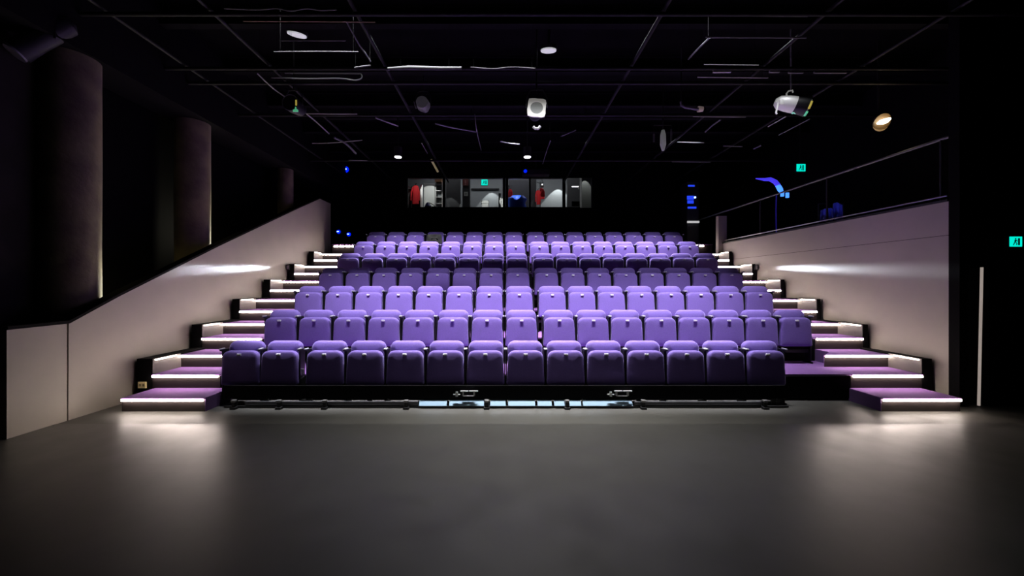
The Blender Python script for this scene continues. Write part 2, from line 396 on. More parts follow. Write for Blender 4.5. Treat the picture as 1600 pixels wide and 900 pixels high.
# ------------------------------------------------------------------ chairs
def make_chair():
    t = thing('theatre_chair', '', 'chair')
    bm = new(); cushion(bm, .485, .45, .262, .695, .085, -.05, .03, tilt=.02, bulge=.006, zt=.26); st = obj('seat', bm, fabric, t, True)
    bm = new(); box(bm, -.026, .026, -.064, -.040, .640, .664, .004); obj('number_plate', bm, platem, st)
    bm = new(); box(bm, -.22, .22, .036, .052, .25, .34, .006); obj('seat_pan', bm, shell_m, t)
    bm = new(); cushion(bm, .455, .455, .36, .805, .09, .075, .155, edge=.03, bulge=.016, tilt=.03, zt=.6); bk = obj('backrest', bm, fabric, t, True)
    bm = new(); box(bm, -.21, .21, .150, .168, .34, .74, .008); obj('back_shell', bm, shell_m, bk)
    for s in (-1, 1):
        x = s * .246
        bm = new(); box(bm, x - .008, x + .008, -.005, .12, .0, .69, .004); box(bm, x - .008, x + .008, -.04, .15, 0, .03, .004); obj('side_frame', bm, blk, t)
        bm = new(); box(bm, x - .009, x + .009, -.045, .13, .69, .71, .006); ar = obj('armrest', bm, shell_m, t)
        bm = new(); box(bm, x - .009, x + .009, -.055, .04, .7105, .726, .004); obj('arm_cap', bm, capm, ar)
    bm = new(); box(bm, -.236, .236, .02, .06, .16, .21, .006); obj('cross_beam', bm, blk, t)
    return t
rows = {1: ([376, 437], [508 + (1197 - 508) * i / 11 for i in range(12)]),
        2: ((438, 815), (874, 1243)), 3: ((482, 811.5), (863, 1186.5)), 4: ((517, 809), (854, 1142)),
        5: ((544, 808), (849, 1105)), 6: ((568, 806), (843, 1077)), 7: ((587, 803), (837, 1053))}
rowname = {1: 'front row', 7: 'back row'}
chair0 = make_chair(); used = False
for r in range(1, 8):
    D = 4.93 + .9 * (r - 1)
    if r == 1: groups = rows[1]
    else:
        groups = [[a + (b - a) * i / 7 for i in range(8)] for a, b in rows[r]]
    rn = rowname.get(r, f'{ORD[r]} row')
    for gi, g in enumerate(groups):
        for i, px in enumerate(g):
            if r == 1:
                lab = ('purple tip-up chair in front row, ' + ['outermost of the separate left pair', 'inner one of the separate left pair'][i]) if gi == 0 else \
                      f'purple tip-up chair in front row, {ORD[i + 1]} right of the gap after the left pair'
            elif gi == 0:
                lab = f'purple tip-up chair in {rn}, ' + (f'{ORD[i + 1]} from left aisle' if i < 4 else f'{ORD[8 - i]} left of the central gap')
            else:
                lab = f'purple tip-up chair in {rn}, ' + (f'{ORD[i + 1]} right of the central gap' if i < 4 else f'{ORD[8 - i]} from right aisle')
            loc = (PX(px, D - .02), D, tread(r))
            grp = f'purple theatre chairs in the {rn}'
            if not used:
                chair0.location = loc; chair0['label'] = lab; chair0['group'] = grp; used = True
            else: dup(chair0, loc, lab, grp)
# dark cloth over the fourth chair of the back row
bm = new(); D7 = 10.33; x = PX(679.5, D7)
cushion(bm, .42, .40, 2.1725 + .46, 2.1725 + .715, .06, .0, .04, edge=.012, bulge=.006)
tag(obj('dark_cloth', bm, mat('olive_dark_cloth', (.016, .018, .014), .8, noise=(9, (.06, .06, .05), 3)), smooth=True, loc=(x, D7 - .115, 0)), 'dark folded cloth hung on the fourth back row chair from the left', 'cloth')

# ------------------------------------------------------------------ front fascia, rail, feet, latches
ft = thing('front_fascia', 'long black skirting panel beneath the front row chairs', 'panel', (0, 4.82, 0))
obj('board', B(-3.52, 3.53, .0, .02, .11, .275, .004), blkm, ft)
for x in (-3.4, -1.7, 0, 1.7, 3.4): obj('bracket', B(x - .03, x + .03, .021, .04, 0, .25, .003), blk, ft)
tag(obj('corner_cabinet', B(3.70, 4.60, 5.10, 5.118, .03, .325, .004), blkm), 'black side board under the platform at the right end of the front row', 'board')
t = thing('floor_rail', 'long low rail on the floor under the front fascia with light painted on pale lengths', 'rail', (0, 4.79, 0))
obj('base', B(-3.5, 3.55, .0, .05, .008, .03, .004), blk, t)
obj('dark_length', B(PX(382, 4.79), PX(653, 4.79), .0, .03, .036, .085, .006), mat('dull_grey_rail', (.10, .10, .11), .4, .3), t)
for a, b in ((655, 698), (702, 756), (766, 790), (794, 836), (840, 862), (866, 882), (890, 908), (911, 988)):
    bm = new(); poly_x(bm, [(-.015, .034), (.04, .034), (.04, .094), (.03, .096)], PX(a, 4.79), PX(b, 4.79)); obj('lit_length', bm, underlight_m, t)  # pale lengths stand for the light showing under the tier
obj('dark_length', B(PX(992, 4.79), PX(1190, 4.79), .0, .03, .036, .082, .006), MATS['dull_grey_rail'], t)
base = None
feetpx = [366, 436.5, 507.5, 635, 760.5, 886, 1005, 1195]
footlab = ['leftmost, in the corner by the steps', 'below the second chair', 'below the third chair', 'below the fifth chair', 'below the seventh chair', 'below the ninth chair', 'below the eleventh chair', 'rightmost, below the last chair']
for px, fl in zip(feetpx, footlab):
    x = PX(px, 4.76); lab = f'black clamp foot of the seating unit, {fl}'
    if base is None:
        base = thing('clamp_foot', lab, 'foot', (x, 4.76, 0), 'clamp feet under the front row')
        obj('pad', B(-.035, .035, -.04, .02, 0, .03, .006), blk, base)
        bm = new(); box(bm, -.022, .022, -.02, .02, .03, .09, .005); obj('bracket', bm, blk, base)
        bm = new(); box(bm, -.026, .026, -.03, .018, .09, .115, .004); obj('clamp_top', bm, cond, base)
    else: dup(base, (x, 4.76, 0), lab)
lt = None
for px, lab, flip in ((732, 'silver release latch on the black fascia below the sixth chair', 1), (972, 'silver release latch on the black fascia below the tenth chair', -1)):
    loc = P(px, 613, 4.80)
    if lt is None:
        lt = thing('release_latch', lab, 'latch', loc, 'latches on the front fascia')
        bm = new(); box(bm, -.10, .0, -.02, .0, .012, .024, .003); box(bm, .01, .12, -.02, .0, .012, .024, .003); obj('lever', bm, platem, lt)
        bm = new(); box(bm, -.07, .07, -.01, .01, -.05, -.042, .002); box(bm, -.08, -.06, -.012, .01, -.04, .012); box(bm, .06, .08, -.012, .01, -.04, .012); obj('bracket', bm, cond, lt)
        bm = new(); box(bm, -.16, -.13, -.02, .0, -.05, .01, .003); box(bm, -.19, -.10, -.018, .0, -.03, -.018, .003); obj('hook', bm, silver, lt)
    else: dup(lt, loc, lab, rot=(0, 0, 0))
s = thing('cable_tag', 'small crumpled white tag between the left pair and the third front chair', 'tag', P(472.5, 582, 4.94))
bm = new(); poly_y(bm, [(-.02, .05), (.02, .045), (.018, -.02), (-.012, -.03)], -.004, .004); poly_y(bm, [(-.025, -.07), (.015, -.045), (.02, -.055), (-.02, -.085)], -.004, .004)
obj('slip', bm, platem, s)

# ------------------------------------------------------------------ ceiling grid
def pipe(a, b, r, m, name, label, cat='pipe', group=None):
    bm = new(); tube(bm, [a, b], r, 10); o = obj(name, bm, m, smooth=True); return tag(o, label, cat, group)
ZG = 4.75
def gy(y): return (EYE - ZG) * F / (y - CY)
for i, (y, lab) in enumerate([(22, 'nearest the stage'), (107, 'second from the stage'), (130, 'third from the stage'),
                              (180, 'fourth from the stage'), (251, 'last before the control room')]):
    D = gy(y); pipe((XLO + .25, D, ZG), (XRO - .3 if D > 5 else XRO, D, ZG), .026, pipem, 'lighting_bar', f'black lighting bar running across under the ceiling, {lab}', 'lighting bar', 'cross bars of the lighting grid')
for X, lab in ((-4.75, 'above the left side wall'), (-3.5, 'above the left aisle'), (-1.78, 'left of the centre'), (1.9, 'right of the centre'), (3.87, 'over the right half of the seats'), (5.35, 'above the right aisle')):
    pipe((X, 1.2, ZG + .06), (X, 12.2, ZG + .06), .024, pipem, 'grid_pipe', f'black grid pipe running front to back {lab}', 'pipe', 'lengthwise pipes of the lighting grid')
for i, D in enumerate((3.9, 5.65, 6.9, 8.2, 9.6, 11.0)):
    bm = new(); z1 = CEIL - .001
    box(bm, XLO, XRO, D - .06, D + .06, z1 - .28, z1 - .265); box(bm, XLO, XRO, D - .06, D + .06, z1 - .015, z1); box(bm, XLO, XRO, D - .006, D + .006, z1 - .265, z1 - .015)
    o = obj('ceiling_beam', bm, blkm); tag(o, f'black steel beam across the ceiling, {ORD[i + 1]} from the stage', 'beam', 'steel beams under the ceiling')
# thin conduits and cables; pale segments stand for highlights on the bars
def cable(pts, r, m, name, label, cat='cable'):
    V = [P(*p) for p in pts]
    out = []
    for i in range(len(V) - 1):
        p0 = V[max(i - 1, 0)]; p1 = V[i]; p2 = V[i + 1]; p3 = V[min(i + 2, len(V) - 1)]
        for k in range(5):
            u = k / 5
            out.append(.5 * ((2 * p1) + (p2 - p0) * u + (2 * p0 - 5 * p1 + 4 * p2 - p3) * u * u + (3 * p1 - p0 - 3 * p2 + p3) * u ** 3))
    out.append(V[-1])
    bm = new(); tube(bm, out, r, 8); o = obj(name, bm, m, smooth=True)
    bm = new()
    for q in (out[1], out[-2]): tube(bm, [q, (q.x, q.y, CEIL)], .0012, 4)
    obj('hanger_wire', bm, blkm, o); return tag(o, label, cat)
D1 = 4.45
cable([(350, 13, D1), (400, 15, D1), (432, 13, D1), (455, 17, D1), (480, 13, D1), (500, 16, D1), (526, 15, D1)], .008, dimc, 'cable', 'thin wavy cable on the topmost lighting bar, upper left')
cable([(380, 33, 4.6), (470, 33.5, 4.6), (586, 34.5, 4.6)], .007, mat('warm_conduit', (.3, .2, .12), .5), 'conduit', 'thin warm coloured conduit just above the left ceiling disc', 'conduit')
cable([(440, 63.5, 5.0), (540, 63.5, 5.0)], .006, dimc, 'conduit', 'thin grey conduit just below the left ceiling disc', 'conduit')
cable([(428, 81, 5.2), (500, 80.5, 5.2), (560, 81, 5.2)], .006, dimc2, 'conduit', 'thin grey conduit second below the left ceiling disc', 'conduit')
cable([(541.5, 34, 4.62), (560, 68, 4.9), (572, 85, 5.2), (579, 96, 5.4)], .009, dimc, 'cable', 'slanting pale cable hanging down from the warm conduit')
cable([(554, 106, 5.5), (566, 104, 5.5), (579, 102.5, 5.5)], .011, dimc2, 'conduit', 'short bent conduit end left of the grey duct', 'conduit')
bm = new(); tube(bm, [P(606, 107.5, 5.55), P(640, 106, 5.55), P(690, 107, 5.55), P(721, 106.5, 5.55)], [.02, .032, .027, .022], 10)
dk = tag(obj('ventilation_duct', bm, mat('dull_duct', (.04, .039, .039), .6), smooth=True), 'short thick grey duct along the second lighting bar', 'duct')
bm = new()
for x in (-1.5, -.8): tube(bm, [(x, 5.55, 4.65), (x, 5.55, CEIL)], .0015, 4)
obj('hanger_wire', bm, blkm, dk)
cable([(735, 105, 5.55), (770, 107.5, 5.55), (800, 105, 5.55), (836, 107, 5.55)], .007, dimc2, 'cable', 'slack thin cable right of the grey duct')
cable([(424, 121, 5.7), (480, 123, 5.7), (530, 122.5, 5.7), (555, 125.5, 5.7), (565, 122, 5.7), (564, 116, 5.7), (555, 115, 5.7), (500, 114.5, 5.7), (445, 114, 5.7)], .009, dimc, 'cable', 'hairpin loop of pale cable on the left of the grid')
cable([(402, 115, 5.9), (420, 132, 6.1), (432, 142, 6.3), (445, 151, 6.4)], .010, cond, 'cable', 'slanting cable leading down to the black lamp on the left')
cable([(480, 177.5, 7.1), (520, 178, 7.1), (558, 178, 7.1)], .011, cond, 'conduit', 'straight grey conduit right of the black lamp on the left', 'conduit')
cable([(478, 177, 7.1), (497, 193, 7.5), (514, 209, 8.0)], .012, cond, 'cable', 'slanting cable below the straight conduit on the left')
cable([(522, 215, 8.1), (540, 224, 8.5), (556, 240, 9)], .022, duct_m, 'conduit', 'thick dim conduit sloping back at the left', 'conduit')
cable([(488, 224, 8.4), (520, 223, 8.4), (566, 219, 8.4)], .009, cond, 'conduit', 'faint grey conduit low on the left of the grid', 'conduit')
cable([(545, 250, 9.7), (574, 251, 9.7)], .011, cond, 'conduit', 'short faint conduit above the blue lights on the left', 'conduit')
cable([(587, 184, 7.2), (600, 189, 7.3), (622, 197, 7.5)], .013, cond, 'cable', 'short pale cable piece left of the dim round lamp')
cable([(680, 193, 7.4), (705, 199, 7.5), (744, 206, 7.6)], .014, cond, 'cable', 'long sagging cable right of the dim round lamp')
cable([(742, 178, 7.0), (745, 205, 7.2), (752, 235, 8.5)], .008, duct_m, 'cable', 'thin dark cable dropping near the middle')
cable([(782, 221, 8.6), (797, 224, 8.7), (812, 225.5, 8.7)], .011, cond, 'cable', 'tiny cable end near the middle of the grid')
cable([(659, 224, 9.0), (668, 240, 9.6)], .009, duct_m, 'cable', 'faint cable above the tilted brass rod')
cable([(674, 250, 11.2), (684, 268, 11.9)], .032, mat('brass_rod', (.5, .42, .25), .4, emit=(.5, .42, .22), es=.25), 'brass_rod', 'tilted pale brass rod above the control room window', 'rod')  # the rod's pale gleam is put in as emission
cable([(860, 220, 8.6), (853, 240, 9.2), (848, 256, 9.9)], .010, duct_m, 'cable', 'dim slanting cable under the square framed lamp')
cable([(876, 213, 8.0), (888, 208, 8.0), (900, 203, 8.0)], .014, duct_m, 'cable', 'dim diagonal cable right of the square framed lamp')
for a, b, y, r, lab in ((1103, 1260, 58, .011, 'long bright conduit at the upper right'), (1130, 1262, 24.5, .007, 'faint topmost conduit at the upper right'), (1100, 1185, 101, .007, 'thin conduit above the small paper plates'),
                     (1090, 1200, 120.5, .009, 'long conduit above the silver lamp'), (1083, 1165, 182, .010, 'straight conduit left of the silver lamp'), (1058, 1100, 222, .009, 'short conduit under the hanging pods'), (1130, 1160, 228, .012, 'short conduit left of the green exit sign, lower'), (1050, 1110, 252.5, .011, 'lowest faint conduit above the equipment rack')):
    D = gy(y + 1) ; cable([(a, y, D - .03), ((a + b) / 2, y + .5, D - .03), (b, y + 1, D - .03)], r, dimc if y < 110 else cond, 'conduit', lab, 'conduit')
cable([(1109, 59, 5.2), (1092, 75, 5.4), (1075, 93, 5.6)], .011, duct_m, 'cable', 'dim slanting cable below the bright conduit at the upper right')
cable([(1265, 186, 7.0), (1240, 199, 7.4), (1217, 211, 7.8)], .009, cond, 'cable', 'thin slanting cable just below the silver lamp')
cable([(1228, 182, 6.6), (1200, 198, 7)], .009, cond, 'cable', 'shorter slanting cable left of the one below the silver lamp')
cable([(1126, 187, 7.2), (1112, 197, 7.5), (1102, 206, 7.8)], .014, duct_m, 'cable', 'thick dim cable bending off the straight right conduit')
cable([(1177, 233, 8.7), (1189, 227, 8.6)], .018, cond, 'cable', 'tiny bright cable end left of the green exit sign')
for a, b, y, lab in ((1114, 1142, 111, 'pale metal plate on the grid, leftmost and brightest'), (1202, 1218, 112, 'pale metal plate on the grid, second along'), (1232, 1255, 113, 'pale metal plate on the grid, third along'), (1272, 1322, 113, 'pale metal plate on the grid, long rightmost one')):
    D = gy(y); c = P((a + b) / 2, y, D - .05); h = (b - a) / 2 * D / F; tz = .024 if a < 1120 else .014
    tag(obj('metal_plate', B(c.x - h, c.x + h, c.y - .01, c.y + .015, c.z - tz, c.z + tz, .004), paintw if a < 1120 else cond), lab, 'plate', 'metal plates on the right of the grid')

for D_, z_, lab in ((5.08, 5.44, 'added long black LED batten over the front row, just above the view'), (8.72, 5.30, 'added long black LED batten under the ceiling over the fifth row')):
    t = thing('added_led_batten', lab, 'stage light', (.55, D_, z_), 'added LED battens over the seats')
    obj('housing', B(-4.6, 4.6, -.06, .06, .0, .10, .01), blkm, t)  # housing for the added batten lights
    bm = new()
    for x in (-4, -1.3, 1.3, 4): box(bm, x - .01, x + .01, -.01, .01, .1, CEIL - z_ - .004)
    obj('bracket', bm, blk, t)
# ceiling discs (shallow round luminaires)
def ceiling_disc(px, py, D, r, label, tilt=0):
    p = P(px, py, D); t = thing('ceiling_disc', label, 'ceiling light', p, 'round ceiling lights', rot=(math.radians(15), tilt, 0))
    bm = new(); disc(bm, (0, 0, 0), r, (0, 0, 1), 28, .018); obj('lens', bm, disc_m, t, True)
    bm = new(); disc(bm, (0, 0, .018), r * 1.12, (0, 0, 1), 28, .05); obj('housing', bm, blk, t, True)
    bm = new(); tube(bm, [(0, 0, .068), (0, 0, max(CEIL - p.z, .1))], .02, 10); obj('stem', bm, blk, t, True)
ceiling_disc(464, 55.5, 6.0, .135, 'white round ceiling light at the upper left', math.radians(8))
ceiling_disc(857, 80, 6.0, .12, 'white round ceiling light near the centre')
# rear downlights: black cans with lit lens
def can(x, D, z, label, lit=True):
    t = thing('downlight', label, 'downlight', (x, D, z), 'round downlights over the rear rows')
    bm = new(); tube(bm, [(0, 0, .012), (0, 0, .22)], .085, 20); obj('can', bm, blk, t, True)
    bm = new(); tube(bm, [(0, 0, .22), (0, 0, CEIL - z)], .015, 8); obj('stem', bm, blk, t, True)
    if lit:
        bm = new(); disc(bm, (0, 0, .0), .075, (0, 0, 1), 20, .012); obj('lens', bm, white_em, t, True)
can(REAR_LINE[0] * .965, 8.44, 4.34, 'black can downlight with lit lens over the rear seats, left of centre')
can(REAR_LINE[1] * .965, 8.44, 4.34, 'black can downlight with lit lens over the rear seats, near the centre')

# ------------------------------------------------------------------ stage lamps
def yoke(t, w, top, m):
    bm = new(); pts = [(-w, 0, 0), (-w, 0, top * .55), (-w * .6, 0, top), (0, 0, top * 1.05), (w * .6, 0, top), (w, 0, top * .55), (w, 0, 0)]
    tube(bm, pts, .010, 8); obj('yoke', bm, m, t, True)
def clamp(t, z0, z1, m):
    bm = new(); tube(bm, [(0, 0, z0), (0, 0, z1)], .012, 8); box(bm, -.03, .03, -.03, .03, z1 - .02, z1 + .05, .008); obj('clamp', bm, m, t)
# square framed lamp in the centre
D = 5.95; p = P(838.5, 168.5, D); t = thing('stage_lamp', 'stage lamp with square silver frame hanging near the centre', 'stage lamp', p)
bm = new(); so_ = .142; si = .098
N = 24
outer = []; inner = []
for k in range(N):
    a = 2 * PI * k / N; c_, s_ = math.cos(a), math.sin(a); q = so_ / max(abs(c_), abs(s_))
    q *= .97 + .05 * random.random(); q = min(q, so_ * 1.28)
    outer.append((c_ * q, s_ * q)); inner.append((c_ * si, s_ * si))
def ringface(bm, outer, inner, y0, y1):
    a = [bm.verts.new((x, y0, z)) for x, z in outer]; b = [bm.verts.new((x, y0, z)) for x, z in inner]
    c = [bm.verts.new((x, y1, z)) for x, z in outer]; d = [bm.verts.new((x, y1, z)) for x, z in inner]
    n = len(a)
    for k in range(n):
        j = (k + 1) % n
        bm.faces.new((a[k], a[j], b[j], b[k])); bm.faces.new((c[k], d[k], d[j], c[j])); bm.faces.new((a[k], c[k], c[j], a[j])); bm.faces.new((b[k], b[j], d[j], d[k]))
ringface(bm, outer, inner, -.012, .012); bmesh.ops.rotate(bm, verts=bm.verts, cent=(0, 0, 0), matrix=Matrix.Rotation(math.radians(5), 3, 'Y'))
obj('gel_frame', bm, mat('crinkled_foil_glow', (.78, .76, .70), .4, .2, emit=(.7, .68, .62), es=.22), t)  # frame is no lamp; emission stands in for light on the foil
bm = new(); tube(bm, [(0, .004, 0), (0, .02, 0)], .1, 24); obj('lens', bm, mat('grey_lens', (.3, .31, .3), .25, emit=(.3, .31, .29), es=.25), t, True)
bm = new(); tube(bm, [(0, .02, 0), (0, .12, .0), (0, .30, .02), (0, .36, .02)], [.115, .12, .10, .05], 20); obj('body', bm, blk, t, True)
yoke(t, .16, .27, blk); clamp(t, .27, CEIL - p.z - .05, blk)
bm = new(); tube(bm, [(-.05, .05, -.27), (-.02, .05, -.30), (.03, .05, -.30), (.06, .05, -.265)], .022, 8); obj('safety_bracket', bm, mat('dull_foil_glow', (.5, .5, .48), .5, emit=(.4, .4, .38), es=.15), t, True)  # bracket lightened by emission, not a light source
# silver lamp with dark barrel on the right
D = 5.85; p = P(1236, 163, D); t = thing('stage_lamp', 'silver bodied stage lamp with dark barrel hanging at upper right', 'stage lamp', p)
foil = mat('worn_silver_glow', (.66, .66, .64), .45, .2, emit=(.6, .6, .57), es=.22, noise=None)  # emission brightens the silver body in place of light on it
ax = Vector((.86, -.30, -.30)).normalized()
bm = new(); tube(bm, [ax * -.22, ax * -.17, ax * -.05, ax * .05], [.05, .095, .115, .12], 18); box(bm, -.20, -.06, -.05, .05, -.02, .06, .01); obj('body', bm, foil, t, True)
bm = new(); tube(bm, [ax * .05, ax * .22], [.118, .14], 20, cap=False); tube(bm, [ax * .05, ax * .06], [.117, .117], 20); obj('barrel', bm, blk, t, True)
e = ax * .215; sx_ = ax.cross(Vector((0, 0, 1))).normalized(); uz = sx_.cross(ax)
def arc(a0, a1, r, off=0): return [e + ax * off + (sx_ * math.cos(math.radians(a)) + uz * math.sin(math.radians(a))) * r for a in [a0 + (a1 - a0) * k / 10 for k in range(11)]]
bm = new(); tube(bm, arc(-160, 20, .135), .008, 8); obj('rim', bm, cond, t, True)
bm = new(); tube(bm, arc(-35, 8, .142, .004), .014, 8); g1 = obj('yellow_gel_edge', bm, yel, t, True)
bm = new(); tube(bm, arc(-80, -50, .146, .004), .016, 8); obj('green_gel_edge', bm, grn, t, True)
bm = new(); q = ax * .04 + Vector((0, 0, -.135)); tube(bm, [q - Vector((.03, 0, 0)), q + Vector((.0, 0, .03)), q + Vector((.03, 0, 0))], [.010, .028, .010], 8); obj('mint_tab', bm, mat('mint_tab', (.4, .85, .7), .4, emit=(.3, .8, .62), es=.5), t, True)  # tab brightness painted in with emission
bm = new(); tube(bm, [(-.24, 0, .04), (-.20, 0, .035), (-.21, 0, -.04), (-.23, 0, -.13), (-.215, 0, -.15)], .012, 8); obj('handle', bm, foil, t, True)
bm = new(); tube(bm, [(-.06, 0, .10), (-.07, 0, .16), (-.04, 0, .20), (.02, 0, .215), (.03, 0, .18)], .011, 8); obj('yoke', bm, foil, t, True); clamp(t, .21, CEIL - p.z - .05, cond)
bm = new(); tube(bm, [(.10, 0, .085), (.16, 0, .088), (.26, 0, .075)], .010, 8); obj('shutter_arm', bm, foil, t, True)
# black lamp with gels on the left
D = 6.2; p = P(459, 165, D); t = thing('stage_lamp', 'small black stage lamp with yellow and green glints at upper left', 'stage lamp', p)
bm = new(); tube(bm, [(0, -.10, 0), (0, .02, 0), (0, .2, .02), (0, .24, .02)], [.125, .12, .10, .05], 20); obj('body', bm, blk, t, True)
bm = new(); tube(bm, [(.125 * math.cos(a), -.105, .125 * math.sin(a)) for a in [math.radians(x) for x in range(20, 330, 12)]], .006, 6); obj('rim', bm, duct_m, t, True)
bm = new(); box(bm, .085, .11, -.115, -.105, -.05, .04, .004); obj('yellow_gel_edge', bm, yel, t)
bm = new(); poly_y(bm, [(.05, -.15), (.13, -.15), (.13, -.12), (.10, -.10), (.10, -.075), (.085, -.075), (.08, -.11), (.05, -.12)], -.118, -.106); obj('green_gel_edge', bm, grn, t)
yoke(t, .14, .24, blk); clamp(t, .24, CEIL - p.z - .05, blk)
# dim grey round lamp
D = 7.2; p = P(661, 163, D); t = thing('stage_lamp', 'dim grey round stage lamp left of the centre', 'stage lamp', p)
bm = new(); tube(bm, [(0, -.1, 0), (0, .05, 0), (0, .2, 0)], [.11, .125, .07], 18); obj('body', bm, mat('grey_lamp_glow', (.17, .17, .17), .5, emit=(.1, .1, .1), es=.12), t, True)  # faint emission in the paint keeps the unlit body visible
bm = new(); tube(bm, [(-.17, 0, .05), (-.15, 0, -.03), (-.13, 0, -.08)], .01, 8); obj('handle', bm, cond, t, True)
yoke(t, .14, .24, blk); clamp(t, .24, CEIL - p.z, blk)
# curled lamp bracket and hanging pods on the right
t = thing('lamp_bracket', 'dim curved bracket with pinkish tip left of the silver lamp', 'bracket', P(1080, 166, 6.6))
bm = new(); tube(bm, [(-.18, 0, .08), (-.17, 0, .02), (-.10, 0, -.02), (0, 0, -.03), (.12, 0, -.05)], [.018, .02, .022, .025, .03], 10); obj('arm', bm, duct_m, t, True)
bm = new(); tube(bm, [(.12, 0, -.05), (.2, 0, -.05)], [.05, .04], 12); obj('tip', bm, mat('pinkish_cap_glow', (.45, .36, .34), .5, emit=(.4, .3, .28), es=.2), t, True)  # tip lightened by emission as if lit
bm = new(); tube(bm, [(-.17, 0, .08), (-.17, 0, CEIL - PZ(166, 6.6))], .01, 8); obj('stem', bm, blk, t, True)
t = thing('pendant_lamp', 'long grey pendant lamp hanging between two thin rods', 'lamp', P(1036, 217, 7.9))
zt = CEIL - PZ(217, 7.9)
bm = new(); tube(bm, [(0, 0, .18), (0, 0, .08), (0, 0, -.12), (0, 0, -.24)], [.03, .055, .06, .025], 14); obj('body', bm, mat('pale_lamp_glow', (.4, .42, .4), .4, emit=(.3, .32, .3), es=.2), t, True)  # light on the pendant body is put into its paint as emission
for s_, a, b in ((-.19, .1, -.06), (.17, .2, -.06)):
    bm = new(); tube(bm, [(s_, 0, a), (s_, 0, b)], .018, 8); obj('rod', bm, duct_m, t, True)
bm = new(); tube(bm, [(0, 0, .18), (0, 0, zt)], .012, 8); tube(bm, [(-.19, 0, .1), (-.19, 0, .28), (.17, 0, .28), (.17, 0, .2)], .008, 8); obj('hanger', bm, blk, t, True)
# big profile lamp top left
p = P(66, 60, 4.3); t = thing('stage_lamp', 'long dark profile lamp close overhead at the far upper left', 'stage lamp', p)
ax2 = (P(26, 78, 4.2) - P(112, 32, 4.5)).normalized()
bm = new(); tube(bm, [ax2 * -.36, ax2 * -.3, ax2 * .1, ax2 * .3], [.05, .11, .11, .12], 20); obj('barrel', bm, mat('dark_lamp_paint', (.018, .018, .024), .5), t, True)
bm = new(); tube(bm, [ax2 * .302, ax2 * .32], [.105, .10], 20); obj('lens', bm, mat('dim_lens', (.2, .2, .22), .2), t, True)
yoke(t, .14, .22, blk); clamp(t, .2, CEIL - p.z - .05, blk)
# warm glowing lamp on the right
pw = P(1381, 190, 6.35); t = thing('wall_lamp', 'small warm glowing lamp high on the right', 'lamp', pw)
bm = new(); tube(bm, [(-.10, 0, -.03), (-.05, 0, -.01), (0, 0, 0), (.05, 0, .02), (.10, 0, .05)], [.018, .035, .04, .035, .018], 12); obj('bulb', bm, mat('warm_bulb', (1, .9, .7), .4, emit=(1, .82, .55), es=14), t, True)
bm = new(); tube(bm, [(0, .03, 0), (0, .05, .01), (0, .09, .01)], [.14, .145, .06], 20); obj('reflector', bm, mat('amber_reflector', (.07, .045, .02), .6), t, True)
bm = new(); tube(bm, [(0, .09, 0), (0, .10, CEIL - pw.z)], .014, 8); obj('stem', bm, blk, t, True)
l = bpy.data.lights.new('warm_lamp_light', 'POINT'); l.energy = 2.2; l.color = (1, .72, .4); l.shadow_soft_size = .05
lo = bpy.data.objects.new('warm_lamp_light', l); C.objects.link(lo); lo.location = pw + Vector((0, -.10, -.02))

# ------------------------------------------------------------------ exit signs
def exit_sign(px, py, D, w_, h_, label, rz=0):
    t = thing('exit_sign', label, 'exit sign', P(px, py, D), 'green exit signs', rot=(0, 0, rz))
    obj('housing', B(-w_ / 2 - .012, w_ / 2 + .012, .002, .05, -h_ / 2 - .012, h_ / 2 + .012, .006), blk, t)
    obj('face', B(-w_ / 2, w_ / 2, -.006, .004, -h_ / 2, h_ / 2, .004), teal, t)
    s = min(w_, h_) / .18
    bm = new()   # running figure beside a door
    def q(pts): poly_y(bm, [(x * s, z * s) for x, z in pts], -.009, -.0055)
    disc(bm, (-.015 * s, -.0055, .052 * s), .012 * s, (0, -1, 0), 12, .0035)
    q([(-.03, .035), (.0, .035), (-.01, -.01), (-.035, -.01)]); q([(-.035, -.01), (-.02, -.01), (-.05, -.065), (-.062, -.06)]); q([(-.02, -.01), (-.008, -.01), (.016, -.035), (.008, -.065), (-.002, -.062), (.004, -.038)])
    q([(.03, .06), (.06, .06), (.06, -.065), (.03, -.065)]); q([(0, .03), (.022, .008), (.016, .0), (-.004, .02)])
    obj('pictogram', bm, teal_dark, t)
    return t
exit_sign(1587, 377.5, 4.80, .152, .125, 'teal exit sign at the right edge, above the dark door')
ex = exit_sign(1251.5, 262, 8.9, .205, .17, 'teal exit sign hanging above the right gallery rail')
bm = new(); tube(bm, [(0, .03, .09), (0, .03, CEIL - ex.location.z)], .008, 6); obj('stem', bm, blk, ex)
exit_sign(536.5, 303, 12.25, .19, .19, 'small teal exit sign on the dark back wall at left')
t = thing('indicator_lamp', 'tiny warm indicator light just left of the small teal exit sign', 'indicator', P(529, 298, 12.23))
bm = new(); disc(bm, (0, 0, 0), .035, (0, -1, 0), 12, .03); obj('lens', bm, mat('greenish_indicator', (.8, .8, .3), .4, emit=(.8, .8, .35), es=2), t, True)
bm = new(); disc(bm, (0, .04, 0), .05, (0, -1, 0), 12, .035); obj('housing', bm, blk, t, True)
